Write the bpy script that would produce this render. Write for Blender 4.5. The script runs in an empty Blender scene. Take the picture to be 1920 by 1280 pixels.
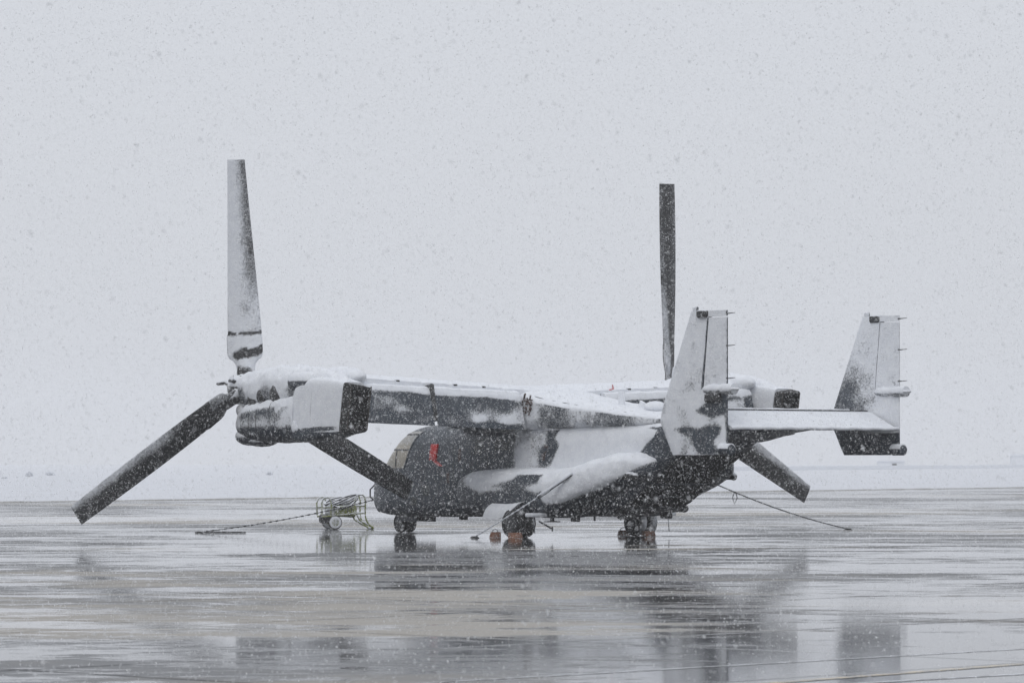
import bpy, math, random
import numpy as np
from mathutils import Vector, Matrix, noise as mn
R = math.radians
rng = np.random.default_rng(11)
random.seed(5)
S = bpy.context.scene
COL = S.collection

# ---------------------------------------------------------------- camera
cam_d = bpy.data.cameras.new('camera'); cam = bpy.data.objects.new('camera', cam_d); COL.objects.link(cam)
cam.location = (0, 0, 1.953); cam.rotation_euler = (R(90 + 1.759), 0, 0)
cam_d.sensor_width = 36; cam_d.lens = 135.5; cam_d.clip_start = 0.5; cam_d.clip_end = 6000
cam_d.dof.use_dof = True; cam_d.dof.focus_distance = 98; cam_d.dof.aperture_fstop = 6.3
S.camera = cam
# ---------------------------------------------------------------- sky, sun, exposure
W = bpy.data.worlds.new('World'); S.world = W; W.use_nodes = True
nt = W.node_tree; nt.nodes.clear()
out = nt.nodes.new('ShaderNodeOutputWorld'); bg = nt.nodes.new('ShaderNodeBackground')
sky = nt.nodes.new('ShaderNodeTexSky'); sky.sky_type = 'NISHITA'; sky.sun_disc = False
SUN_EL, SUN_AZ = R(48), R(200)
sky.sun_elevation = SUN_EL; sky.sun_rotation = SUN_AZ; sky.dust_density = 4; sky.air_density = 1
tc = nt.nodes.new('ShaderNodeTexCoord'); sep = nt.nodes.new('ShaderNodeSeparateXYZ')
ramp = nt.nodes.new('ShaderNodeValToRGB')          # cloud deck: brighter overhead than near the horizon
ramp.color_ramp.elements[0].position = 0.0; ramp.color_ramp.elements[0].color = (5.80, 6.00, 6.45, 1)
ramp.color_ramp.elements[1].position = 1.0; ramp.color_ramp.elements[1].color = (8.2, 8.5, 9.1, 1)
e = ramp.color_ramp.elements.new(0.12); e.color = (6.15, 6.36, 6.82, 1)
cn = nt.nodes.new('ShaderNodeTexNoise'); cn.inputs['Scale'].default_value = 3; cn.inputs['Detail'].default_value = 3
cr = nt.nodes.new('ShaderNodeMapRange'); cr.inputs['To Min'].default_value = 0.97; cr.inputs['To Max'].default_value = 1.03
mul = nt.nodes.new('ShaderNodeVectorMath'); mul.operation = 'SCALE'
mix = nt.nodes.new('ShaderNodeMix'); mix.data_type = 'RGBA'; mix.inputs[0].default_value = 0.95
L_ = nt.links.new
L_(tc.outputs['Generated'], sep.inputs[0]); L_(sep.outputs['Z'], ramp.inputs[0])
L_(tc.outputs['Generated'], cn.inputs['Vector']); L_(cn.outputs['Fac'], cr.inputs['Value'])
L_(ramp.outputs[0], mul.inputs[0]); L_(cr.outputs[0], mul.inputs['Scale'])
L_(sky.outputs[0], mix.inputs[6]); L_(mul.outputs[0], mix.inputs[7])
L_(mix.outputs[2], bg.inputs[0]); bg.inputs[1].default_value = 0.113
S.render.engine = 'CYCLES'
S.cycles.volume_bounces = 3
L_(bg.outputs[0], out.inputs[0])
sd = bpy.data.lights.new('sun', 'SUN'); sd.energy = 0.5; sd.angle = R(30); sd.color = (1, .97, .93)
so = bpy.data.objects.new('sun', sd); COL.objects.link(so)
so.rotation_euler = (R(90) - SUN_EL, 0, R(180) - SUN_AZ)
so.location = (0, 0, 60)
S.view_settings.view_transform = 'Standard'; S.view_settings.look = 'None'
S.view_settings.exposure = 0; S.view_settings.gamma = 1

# ---------------------------------------------------------------- materials
class NT:
    def __init__(s, name):
        s.m = bpy.data.materials.new(name); s.m.use_nodes = True; s.t = s.m.node_tree
        s.b = s.t.nodes['Principled BSDF']; s.out = s.t.nodes['Material Output']
    def n(s, typ, **k):
        o = s.t.nodes.new(typ)
        for a, v in k.items(): setattr(o, a, v)
        return o
    def l(s, a, b): s.t.links.new(a, b)
    def math(s, op, a, b=None, c=None, clamp=False):
        o = s.n('ShaderNodeMath', operation=op); o.use_clamp = clamp
        for i, v in enumerate((a, b, c)):
            if v is None: continue
            if isinstance(v, (int, float)): o.inputs[i].default_value = v
            else: s.l(v, o.inputs[i])
        return o.outputs[0]
    def noise(s, vec, scale, detail=4, rough=.55, dist=0):
        o = s.n('ShaderNodeTexNoise'); o.inputs['Scale'].default_value = scale
        o.inputs['Detail'].default_value = detail; o.inputs['Roughness'].default_value = rough
        o.inputs['Distortion'].default_value = dist
        if vec is not None: s.l(vec, o.inputs['Vector'])
        return o.outputs['Fac']
    def mr(s, v, a, b, c=0., d=1., smooth=True):
        o = s.n('ShaderNodeMapRange'); o.interpolation_type = 'SMOOTHSTEP' if smooth else 'LINEAR'
        s.l(v, o.inputs['Value'])
        for k, x in zip(('From Min', 'From Max', 'To Min', 'To Max'), (a, b, c, d)):
            if isinstance(x, (int, float)): o.inputs[k].default_value = x
            else: s.l(x, o.inputs[k])
        return o.outputs[0]
    def mix(s, f, a, b):
        o = s.n('ShaderNodeMix', data_type='RGBA')
        if isinstance(f, (int, float)): o.inputs[0].default_value = f
        else: s.l(f, o.inputs[0])
        for i, v in ((6, a), (7, b)):
            if isinstance(v, tuple): o.inputs[i].default_value = (*v[:3], 1)
            else: s.l(v, o.inputs[i])
        return o.outputs[2]
    def mapping(s, sc=(1, 1, 1), rot=(0, 0, 0), src='Object'):
        c = s.n('ShaderNodeTexCoord'); m = s.n('ShaderNodeMapping')
        s.l(c.outputs[src], m.inputs[0]); m.inputs['Scale'].default_value = sc; m.inputs['Rotation'].default_value = rot
        return m.outputs[0]
    def bump(s, h, dist, strength=1):
        o = s.n('ShaderNodeBump'); o.inputs['Distance'].default_value = dist; o.inputs['Strength'].default_value = strength
        s.l(h, o.inputs['Height']); return o.outputs[0]

SNOW = (.80, .82, .85)
def snowy(name, base, base2=None, rough=.5, metal=0., edge=.11, lump=.5, grain=.75):
    """paint under wind-blown snow; the 'snow' vertex attribute says how much snow sticks where"""
    k = NT(name); v = k.mapping()
    at = k.n('ShaderNodeAttribute', attribute_name='snow').outputs['Fac']
    big = k.noise(v, 2.2, 6, .62); fine = k.noise(v, 24, 5, .72); vfine = k.noise(v, 95, 2, .6)
    a = k.math('ADD', at, k.math('MULTIPLY', k.math('SUBTRACT', big, .5), lump))
    a = k.math('ADD', a, k.math('MULTIPLY', k.math('SUBTRACT', fine, .5), grain))
    a = k.math('ADD', a, k.math('MULTIPLY', k.math('SUBTRACT', vfine, .5), .35))
    mask = k.mr(a, .5 - edge, .5 + edge)
    w = k.noise(v, 1.3, 5, .6)
    b2 = base2 or tuple(x * .72 for x in base)
    basec = k.mix(k.mr(w, .35, .65), base, b2)
    streak = k.noise(k.mapping((3, 3, .6)), 4, 4, .6)
    basec = k.mix(k.mr(streak, .45, .75, 0., .3), basec, (.11, .115, .12))
    st = k.noise(v, 5, 5, .6)
    snowc = k.mix(k.mr(st, .3, .7), SNOW, (.73, .75, .79))
    k.l(k.mix(mask, basec, snowc), k.b.inputs['Base Color'])
    k.l(k.mr(mask, 0, 1, rough, .95), k.b.inputs['Roughness']); k.b.inputs['Metallic'].default_value = metal
    h = k.math('ADD', k.math('MULTIPLY', mask, .6), k.math('ADD', k.math('MULTIPLY', fine, .7), k.math('MULTIPLY', st, .8)))
    k.l(k.bump(k.math('MULTIPLY', h, k.math('ADD', k.math('MULTIPLY', mask, .8), .12)), .03, .8), k.b.inputs['Normal'])
    return k.m
def plain(name, base, rough=.6, metal=0., sc=8., var=.35):
    k = NT(name); f = k.noise(k.mapping(), sc, 5, .6)
    k.l(k.mix(k.mr(f, .3, .7), base, tuple(x * (1 - var) for x in base)), k.b.inputs['Base Color'])
    k.b.inputs['Roughness'].default_value = rough; k.b.inputs['Metallic'].default_value = metal
    k.l(k.bump(f, .004, .4), k.b.inputs['Normal'])
    return k.m
M = {}
M['hull'] = snowy('grey_paint_under_snow', (.046, .058, .074), (.030, .038, .050), .45, lump=.62)
M['metal'] = snowy('dark_metal_under_snow', (.035, .035, .036), (.02, .02, .021), .5)
M['blade'] = snowy('blade_paint_under_snow', (.030, .030, .031), (.02, .02, .021), .55, edge=.17, lump=.42)
M['tyre'] = snowy('tyre_rubber', (.012, .012, .013), None, .7)
M['rim'] = snowy('rim_paint', (.045, .047, .05), None, .5)
M['glass'] = snowy('covered_cockpit_glass', (.38, .345, .28), (.28, .26, .22), .3, edge=.25)
M['dark'] = plain('near_black_metal', (.018, .017, .016), .7, 0)  # near-black base shared by exhaust, ramp, scoop, flap fittings and seams
M['bronze'] = plain('exhaust_rim_metal', (.08, .07, .06), .45, .6)
M['red'] = snowy('red_cover_fabric', (.55, .035, .03), (.4, .03, .03), .8)
M['faded'] = plain('faded_marking', (.085, .058, .055), .6)
M['green_faded'] = plain('faded_door_outline', (.06, .068, .068), .6)
M['rust'] = plain('rusty_fittings', (.09, .055, .045), .7)
M['wood'] = snowy('orange_chock', (.30, .13, .07), (.16, .08, .045), .75)
M['chain'] = snowy('steel_chain', (.10, .10, .105), (.05, .05, .05), .5, .5)
M['cart'] = snowy('yellow_green_cart_paint', (.30, .33, .08), (.20, .23, .05), .5)
M['hose'] = snowy('black_hose', (.03, .03, .032), None, .6)
M['shrub'] = snowy('winter_shrub', (.18, .17, .15), None, .9)
M['farwall'] = snowy('far_wall_paint', (.22, .23, .25), None, .9)

# ---------------------------------------------------------------- mesh helpers
def tag(o, label=None, cat=None, group=None, kind=None):
    for k_, v_ in (('label', label), ('category', cat), ('group', group), ('kind', kind)):
        if v_: o[k_] = v_
    return o
def vnormals(me):
    a = np.empty(len(me.vertices) * 3, np.float32); me.vertices.foreach_get('normal', a); return a.reshape(-1, 3)
def build(name, verts, faces, mat, parent=None, snow=0., smooth=True, angle=38, crust=0.):
    me = bpy.data.meshes.new(name); me.from_pydata([tuple(map(float, v)) for v in verts], [], [tuple(f) for f in faces])
    me.validate(); me.update()
    import bmesh
    bm = bmesh.new(); bm.from_mesh(me); bmesh.ops.recalc_face_normals(bm, faces=bm.faces)
    bm.to_mesh(me); bm.free()
    me.materials.append(mat)
    if smooth:
        me.polygons.foreach_set('use_smooth', [True] * len(me.polygons))
        try: me.set_sharp_from_angle(angle=R(angle))
        except Exception: pass
    at = me.attributes.new('snow', 'FLOAT', 'POINT')
    if callable(snow):
        co = np.empty(len(me.vertices) * 3, np.float32); me.vertices.foreach_get('co', co)
        s = np.asarray(snow(co.reshape(-1, 3), vnormals(me)), np.float32) * np.ones(len(me.vertices), np.float32)
    else: s = np.full(len(me.vertices), snow, np.float32)
    at.data.foreach_set('value', s)
    if crust:                      # wind-packed snow lies in uneven thickness
        co = np.empty(len(me.vertices) * 3, np.float32); me.vertices.foreach_get('co', co); co = co.reshape(-1, 3); no = vnormals(me).copy()
        d = np.array([.5 + .7 * mn.noise(Vector(p) * 2.3) + .45 * mn.noise(Vector(p) * 7.0) for p in co.tolist()])
        co += no * (np.clip(s, 0, 1) * np.clip(d, 0, 2) * crust)[:, None]
        me.vertices.foreach_set('co', co.astype(np.float32).ravel()); me.update()
    o = bpy.data.objects.new(name, me); COL.objects.link(o)
    if parent: o.parent = parent
    return o
def empty(name, loc, rz=0):
    o = bpy.data.objects.new(name, None); COL.objects.link(o); o.location = loc; o.rotation_euler = (0, 0, rz); o.empty_display_size = .3
    return o
class MB:
    """collects shapes for ONE mesh"""
    def __init__(s): s.v = []; s.f = []
    def add(s, v, f):
        n = len(s.v); s.v += [tuple(x) for x in v]; s.f += [tuple(i + n for i in q) for q in f]; return s
    def rings(s, rings, cap=True, closed=True):
        m = len(rings[0]); v = [p for r in rings for p in r]; f = []
        for i in range(len(rings) - 1):
            for j in range(m if closed else m - 1):
                k = (j + 1) % m
                f.append((i * m + j, i * m + k, (i + 1) * m + k, (i + 1) * m + j))
        if cap: f.append(tuple(range(m - 1, -1, -1))); f.append(tuple(range((len(rings) - 1) * m, len(rings) * m)))
        return s.add(v, f)
    def box(s, c, d, rot=None, bev=.0):
        x, y, z = [q / 2 for q in d]; b = min(bev, x * .45, y * .45, z * .45)
        if b <= 0:
            v = [(i, j, k) for i in (-x, x) for j in (-y, y) for k in (-z, z)]
            f = [(0, 1, 3, 2), (4, 6, 7, 5), (0, 4, 5, 1), (2, 3, 7, 6), (0, 2, 6, 4), (1, 5, 7, 3)]
        else:
            def ring(xx, q):
                p = []
                for sy, sz in ((1, 1), (-1, 1), (-1, -1), (1, -1)):
                    a = [(sy * (y - q), sz * (z - q - b)), (sy * (y - q - b), sz * (z - q))]
                    if sy * sz < 0: a = a[::-1]
                    p += a
                return [(xx, yy, zz) for yy, zz in p]
            rs = [ring(-x, b), ring(-x + b, 0), ring(x - b, 0), ring(x, b)]
            t = MB().rings(rs); v, f = t.v, t.f
        mm = rot or Matrix.Identity(3)
        return s.add([tuple(mm @ Vector(p) + Vector(c)) for p in v], f)
    def tube(s, pts, r, n=8):
        pts = [Vector(p) for p in pts]; rs = r if isinstance(r, (list, tuple)) else [r] * len(pts)
        rings = []; up = None
        for i, p in enumerate(pts):
            t = (pts[min(i + 1, len(pts) - 1)] - pts[max(i - 1, 0)]).normalized()
            if up is None: up = Vector((0, 0, 1)) if abs(t.z) < .9 else Vector((1, 0, 0))
            a = t.cross(up).normalized(); b = a.cross(t).normalized(); up = b
            rings.append([tuple(p + (a * math.cos(q) + b * math.sin(q)) * rs[i]) for q in [2 * math.pi * j / n for j in range(n)]])
        return s.rings(rings)
    def ell(s, c, rad, n=16, m=10, rot=None):
        rings = []; mm = rot or Matrix.Identity(3)
        for i in range(m + 1):
            t = math.pi * (i + .02 if i == 0 else (i - .02 if i == m else i)) / m
            rings.append([tuple(mm @ Vector((rad[0] * math.cos(t), rad[1] * math.sin(t) * math.cos(q), rad[2] * math.sin(t) * math.sin(q))) + Vector(c)) for q in [2 * math.pi * j / n for j in range(n)]])
        return s.rings(rings)
    def torus(s, c, Rr, r, axis='y', n=28, m=10, wy=1.0):
        rings = []
        for i in range(n):
            a = 2 * math.pi * i / n; q = []
            for j in range(m):
                b = 2 * math.pi * j / m; rr = Rr + r * math.cos(b); h = r * wy * math.sin(b)
                q.append((c[0] + rr * math.cos(a), c[1] + h, c[2] + rr * math.sin(a)) if axis == 'y' else (c[0] + rr * math.cos(a), c[1] + rr * math.sin(a), c[2] + h))
            rings.append(q)
        rings.append(rings[0]); return s.rings(rings, cap=False)
    def lathe(s, prof, c=(0, 0, 0), axis='x', n=28):
        rings = []
        for x, r in prof:
            q = []
            for j in range(n):
                a = 2 * math.pi * j / n; u, w = r * math.cos(a), r * math.sin(a)
                q.append((c[0] + x, c[1] + u, c[2] + w) if axis == 'x' else ((c[0] + u, c[1] + x, c[2] + w) if axis == 'y' else (c[0] + u, c[1] + w, c[2] + x)))
            rings.append(q)
        return s.rings(rings)
    def go(s, name, mat, parent=None, snow=0., **k): return build(name, s.v, s.f, mat, parent, snow, **k)

def interp(tab, x):
    """smooth (monotone-ish cubic) interpolation of rows (x, a, b, c...) sorted by x"""
    t = np.array(sorted(tab), float); X = t[:, 0]; Y = t[:, 1:]
    d = np.diff(Y, axis=0) / np.diff(X)[:, None]
    mslope = np.zeros_like(Y); mslope[0] = d[0]; mslope[-1] = d[-1]
    for i in range(1, len(X) - 1):
        a, b = d[i - 1], d[i]
        mslope[i] = np.where(a * b > 0, 2 * a * b / (a + b + 1e-12), 0)
    i = int(np.clip(np.searchsorted(X, x) - 1, 0, len(X) - 2)); h = X[i + 1] - X[i]; u = (x - X[i]) / h
    return (2*u**3-3*u**2+1)*Y[i] + (u**3-2*u**2+u)*h*mslope[i] + (-2*u**3+3*u**2)*Y[i+1] + (u**3-u**2)*h*mslope[i+1]
def superring(x, yc, w, zb, zt, n=3., m=64, nb=None):
    zc, h = (zb + zt) / 2, (zt - zb) / 2; r = []
    for j in range(m):
        a = 2 * math.pi * j / m; c, s_ = math.cos(a), math.sin(a); e = (nb or n) if s_ < 0 else n
        r.append((x, yc + w * math.copysign(abs(c) ** (2 / e), c), zc + h * math.copysign(abs(s_) ** (2 / e), s_)))
    return r
def loft(tab, x0, x1, step, yc=0., n=3., m=64, nb=None, ycf=None):
    rings = []; k = max(2, int(abs(x1 - x0) / step))
    for i in range(k + 1):
        x = x0 + (x1 - x0) * i / k; w, zb, zt = interp(tab, x)[:3]
        rings.append(superring(x, yc if ycf is None else ycf(x), max(w, .01), zb, zt, n, m, nb))
    return MB().rings(rings)
def sdpoly(px, py, poly):
    """signed distance to polygon, + inside (numpy)"""
    P = np.array(poly, float); n = len(P); d = np.full(px.shape, 1e9); ins = np.zeros(px.shape, bool)
    for i in range(n):
        a, b = P[i], P[(i + 1) % n]; e = b - a
        wx, wy = px - a[0], py - a[1]; t = np.clip((wx * e[0] + wy * e[1]) / (e @ e + 1e-9), 0, 1)
        d = np.minimum(d, np.hypot(wx - e[0] * t, wy - e[1] * t))
        c = ((a[1] <= py) != (b[1] <= py)) & (px < e[0] * (py - a[1]) / (e[1] if abs(e[1]) > 1e-9 else 1e-9) + a[0])
        ins ^= c
    return np.where(ins, d, -d)
def sst(a, b, x): t = np.clip((x - a) / (b - a), 0, 1); return t * t * (3 - 2 * t)
def put(s, target, w): return s * (1 - w) + target * w
def top_snow(lo=.15, hi=.6, base=.05, rear=.3):
    """snow settles on upward faces and is blown onto faces that look to the tail"""
    def f(co, no): return base + sst(lo, hi, no[:, 2]) * (1.1 - base) + rear * np.clip(-no[:, 0], 0, 1)
    return f

# ================================================================= TILTROTOR (aircraft frame: x nose, y port, z up)
PSI = 0.6653
A = empty('tiltrotor_aircraft', (1.743, 98.26, 0), math.pi / 2 + PSI)
tag(A, 'grey military tiltrotor aircraft plastered with snow, parked on the wet apron with rotors upright', 'aircraft')

# ---- fuselage
FUS = [(8.5, .26, .92, 1.32), (8.35, .42, .74, 1.48), (8.0, .64, .56, 1.66), (7.6, .82, .50, 1.80), (7.25, .93, .47, 2.02), (6.9, .99, .46, 2.36), (6.55, 1.03, .45, 2.64),
       (6.1, 1.07, .44, 2.82), (5.6, 1.10, .44, 2.88), (4.5, 1.15, .45, 2.90), (3, 1.17, .48, 2.92), (1, 1.17, .50, 2.95), (-1, 1.17, .53, 3.0),
       (-2.3, 1.17, .60, 3.02), (-3.1, 1.17, .86, 3.02), (-3.95, 1.16, 1.36, 3.0), (-5.0, 1.12, 2.0, 2.98), (-5.9, 1.02, 2.40, 3.0), (-7.0, .8, 2.54, 3.0), (-8.3, .42, 2.66, 2.80)]
def surf_y(x, z, off=0.):
    w, zb, zt = interp(FUS, x)[:3]; zc, h = (zb + zt) / 2, (zt - zb) / 2; n = 3.4 if z > zc else 6
    u = min(1, abs((z - zc) / h)); return w * (1 - u ** n) ** (1 / n) + off
P_BIG = [(-.67, 2.84), (-1.05, 2.86), (-1.9, 2.77), (-2.52, 2.81), (-3.75, 2.74), (-4.36, 2.69), (-4.26, 2.5), (-3.86, 2.27), (-3.55, 1.98), (-3.2, 1.5), (-.75, 1.5)]
P_A = [(.42, 2.93), (.1, 2.66), (-.02, 2.38), (.24, 2.12), (.2, 1.78), (-.3, 1.85), (-.2, 1.55), (1.3, 1.6), (1.33, 3.6), (.5, 3.6)]
P_B = [(-.45, 2.75), (-.77, 2.85), (-.77, 1.6), (-.15, 1.6), (-.45, 2.11), (-.62, 2.32), (-.4, 2.5)]
def fus_snow(co, no):
    x, y, z = co.T; s = .06 + sst(.25, .7, no[:, 2]) * .9
    port = (y > 0) & (no[:, 1] > .25)
    side = np.full(len(x), .20) + .07 * np.sin(x * 2.1) * np.sin(z * 3)
    side = put(side, .36, sst(2.2, .9, x))
    side = put(side, .62, sst(-.11, .11, sdpoly(x, z, P_A)))
    side = put(side, 1.2, sst(-.11, .11, sdpoly(x, z, P_BIG)))
    side = put(side, .95, sst(-.11, .11, sdpoly(x, z, P_B)))
    side = put(side, .10, sst(-3.4, -4.4, x) * (1 - sst(-.11, .11, sdpoly(x, z, P_BIG))))
    side = put(side, .0, sst(1.0, .7, z))
    s = np.where(port, np.maximum(side, (no[:, 2] > .6) * s), s)
    s = np.where(no[:, 2] < -.2, 0, s)
    return np.where((x > 3.0) & (no[:, 2] > .3), .36, s)
fus = loft(FUS, 8.5, -8.3, .055, n=3.4, m=128, nb=6).go('fuselage', M['hull'], A, fus_snow, crust=.022)

# wing fairing / top deck
DECK = [(3.9, .7, 2.6, 2.95), (3.5, 1.15, 2.6, 3.35), (3.0, 1.32, 2.6, 3.66), (2.0, 1.38, 2.62, 3.76), (.9, 1.36, 2.66, 3.74), (.2, 1.3, 2.7, 3.60), (-.8, 1.24, 2.72, 3.44), (-2.2, 1.18, 2.74, 3.27),
        (-3.4, 1.08, 2.75, 3.12), (-4.6, .9, 2.75, 3.03), (-6.2, .6, 2.75, 3.04)]
def deck_snow(co, no):
    x, y, z = co.T
    s = .52 + .7 * sst(.45, .75, no[:, 2]) + .1 * np.sin(x * 3)
    s = np.where(x > 1.5, .2 + sst(.3, .6, no[:, 2]), s)
    return s
loft(DECK, 3.9, -6.2, .06, n=3.6, m=96).go('wing_fairing', M['hull'], A, deck_snow, crust=.035)
# seam of the deck edge
seam = MB()
for off, dz in ((.0, 0), ):
    pts = []
    for i in range(24):
        x = .9 - i * .22; w, zb, zt = interp(DECK, x)[:3]
        zc, h = (zb + zt) / 2, (zt - zb) / 2; zz = zc + h * .80; u = .80
        pts.append((x, w * (1 - u ** 3.6) ** (1 / 3.6) + .004, zz))
    seam.tube(pts, .012, 6)
seam.go('deck_seam', M['metal'], A, .38)

# rear ramp panels, belly
rm = MB()
for x0, x1 in ((-2.5, -3.9), (-4.0, -5.2)):
    ring = []
    for x in (x0, (x0 + x1) / 2, x1):
        zb = interp(FUS, x)[1]; ring.append([(x, -.95, zb - .012), (x, .95, zb - .012), (x, .95, zb + .05), (x, -.95, zb + .05)])
    rm.rings(ring)
rm.go('rear_ramp', M['dark'], A, 0)
rl = MB()
for yy in (-.7, .7): rl.box((-2.55, yy, .56), (.35, .16, .14), bev=.03)
rl.box((-3.0, 0, .70), (.14, 1.9, .10), bev=.03); rl.ell((-3.0, -.9, .74), (.13, .1, .1)); rl.ell((-3.0, .9, .74), (.13, .1, .1))
rl.go('ramp_hinge', M['metal'], A, .05)

def side_patch(name, fx0, fx1, z0, z1, mat, parent, off=.008, thick=.02, nx=10, nz=14, side=1, snow=0.):
    """a thin shaped panel lying on the fuselage skin between fx0(z) and fx1(z)"""
    outer, inner = [], []
    for i in range(nz + 1):
        z = z0 + (z1 - z0) * i / nz; ro, ri = [], []
        for j in range(nx + 1):
            x = fx0(z) + (fx1(z) - fx0(z)) * j / nx
            y = surf_y(x, z); dx = .01; ny = Vector((-(surf_y(x + dx, z) - surf_y(x - dx, z)) / (2 * dx), 1, -(surf_y(x, z + dx) - surf_y(x, z - dx)) / (2 * dx)))
            if not math.isfinite(ny.length) or ny.length > 8: ny = Vector((0, .4, 1))
            ny.normalize(); p = Vector((x, y, z)); a, b = p + ny * off, p - ny * thick
            ro.append((a.x, a.y * side, a.z)); ri.append((b.x, b.y * side, b.z))
        outer.append(ro); inner.append(ri)
    m = MB(); rings = [outer[i] + inner[i][::-1] for i in range(nz + 1)]
    return m.rings(rings).go(name, mat, parent, snow)
LN = lambda pts: (lambda z: float(np.interp(z, [p[1] for p in pts], [p[0] for p in pts])))
win_back = LN([(6.12, 1.72), (5.92, 2.12), (5.72, 2.5), (5.5, 2.72)])
win_front = LN([(7.2, 1.72), (7.08, 1.95), (6.9, 2.2), (6.62, 2.5), (6.3, 2.68)])
for sd_ in (1, -1):
    ws = side_patch('windscreen', win_back, win_front, 1.74, 2.70, M['glass'], A, .014, side=sd_, nx=16, snow=lambda co, no: .2 + .25 * sst(2.3, 2.4, co[:, 2]))
    for za in (2.20, 2.60):
        side_patch('window_frame', win_back, win_front, za, za + .035, M['metal'], ws, .024, side=sd_, nz=2, nx=16, snow=.1)
    side_patch('window_frame', lambda z: 6.48, lambda z: 6.53, 1.76, 2.2, M['metal'], ws, .024, side=sd_, nx=2, snow=.1)
    side_patch('window_frame', lambda z: win_back(z) - .05, lambda z: win_back(z) , 1.74, 2.70, M['hull'], ws, .02, side=sd_, nx=2, snow=.2)
# roof lip behind the cockpit
MB().box((4.1, .55, 2.93), (1.1, .7, .05), bev=.02).go('roof_panel', M['metal'], A, top_snow())
# sensor turret and fitting under the nose
MB().ell((7.25, 0, .5), (.26, .26, .27)).lathe([(0.0, .2), (.12, .22)], (7.25, 0, .55), 'z').go('sensor_turret', M['metal'], A, .05)
nb = MB().box((8.15, .1, .72), (.5, .5, .28), Matrix.Rotation(R(12), 3, 'Y'), .08).tube([(8.45, .3, 1.3), (8.62, .35, 1.15), (8.62, .35, .95), (8.5, .3, .86)], .022)
nb.go('nose_fitting', M['metal'], A, .1)
# red cover and streamer
rc = side_patch('sensor_cover', lambda z: 4.52 + (2.33 - z) * .08, lambda z: 4.82 + (2.33 - z) * .06, 1.95, 2.36, M['red'], A, .05, snow=.36)
side_patch('streamer', lambda z: 4.28 + (z - 1.79) * 1.9, lambda z: 4.45 + (z - 1.79) * 1.9, 1.79, 1.98, M['red'], rc, .03, snow=.34)
# crew door outline, faint markings
for (a, b, c, d) in ((3.82, 3.79, 1.0, 2.46), (3.06, 3.03, 1.62, 2.46), (3.82, 3.03, 2.44, 2.47)):
    side_patch('door_outline', (lambda q: lambda z: q)(b), (lambda q: lambda z: q)(a), c, d, M['green_faded'], A, .004, nx=3, snow=.05)
side_patch('faded_emblem', lambda z: 3.50 - (2.1 - z) * .1, lambda z: 3.62, 1.9, 2.25, M['faded'], A, .005, nx=3, snow=.22)
side_patch('faded_emblem', lambda z: -.12 + (2.3 - z) * .35, lambda z: .2 - (2.3 - z) * .3, 1.93, 2.32, M['faded'], A, .005, nx=3, snow=.36)
side_patch('scuff_panel', lambda z: 4.0, lambda z: 4.12, 1.35, 1.62, M['faded'], A, .005, nx=3, snow=.05)

for xx, z0, z1 in ((.48, 1.76, 2.75), (2.35, 1.74, 2.8), (5.25, .7, 2.7)):
    side_patch('panel_seam', (lambda q: lambda z: q - .012)(xx), (lambda q: lambda z: q + .012)(xx), z0, z1, M['metal'], A, .004, nx=2, nz=16, snow=.15)
for x0, x1, z0, z1, sn in ((4.9, 5.2, 1.0, 1.3, .2), (2.6, 2.95, 2.1, 2.5, .2), (1.5, 2.1, 2.2, 2.55, .25), (5.5, 5.8, .75, .95, .1), (6.2, 6.5, 1.1, 1.4, .15)):
    side_patch('access_panel', (lambda q: lambda z: q)(x0), (lambda q: lambda z: q)(x1), z0, z1, M['green_faded'], A, .004, nx=3, nz=4, snow=sn)
# ---- sponsons
SP = [(3.5, .08, 1.1, 1.3), (3.2, .35, .80, 1.5), (2.7, .62, .62, 1.62), (2.0, .80, .54, 1.69), (1, .90, .50, 1.72), (-.6, .94, .50, 1.72), (-1.2, .94, .52, 1.74), (-1.8, .92, .72, 1.80), (-2.6, .86, 1.02, 1.97), (-3.2, .76, 1.20, 2.08),
      (-3.7, .60, 1.36, 2.11), (-4.1, .40, 1.50, 2.04), (-4.3, .24, 1.60, 1.95), (-4.4, .06, 1.72, 1.84)]
P_SB = [[(.28, 1.44), (-.05, 1.71), (-.81, 1.60), (-.85, 1.38), (-.59, 1.31), (-.16, 1.24), (.01, .97), (.38, 1.24), (1.04, 1.28), (.71, 1.37)],
        [(-.35, 1.14), (-1.02, 1.14), (-1.06, .8), (-.2, .8)]]
def sp_snow(co, no):
    x, y, z = co.T
    bot = np.interp(x, [-4.5, -3.95, -3.2, -1.87, -1.2, -1.0, -.3, .5, 1.6, 2.6], [2.02, 1.74, 1.36, .97, .85, .95, 1.2, 1.2, 1.1, 1.35])
    thick = np.interp(x, [-1.6, -1.0, 2.0, 3.0], [1.15, .66, .62, .4])
    s = .10 + thick * sst(bot - .18, bot + .14, z) * (y > 0)
    s = np.where(x < -1.2, s + .1 * sst(1.2, 1.6, z), s)
    for p in P_SB: s = put(s, .30, sst(-.11, .11, sdpoly(x, z, p)) * (y > 1.5))
    return np.maximum(s, .9 * sst(.72, .9, no[:, 2]) * (x < 1.5) * (y > 0))
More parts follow.
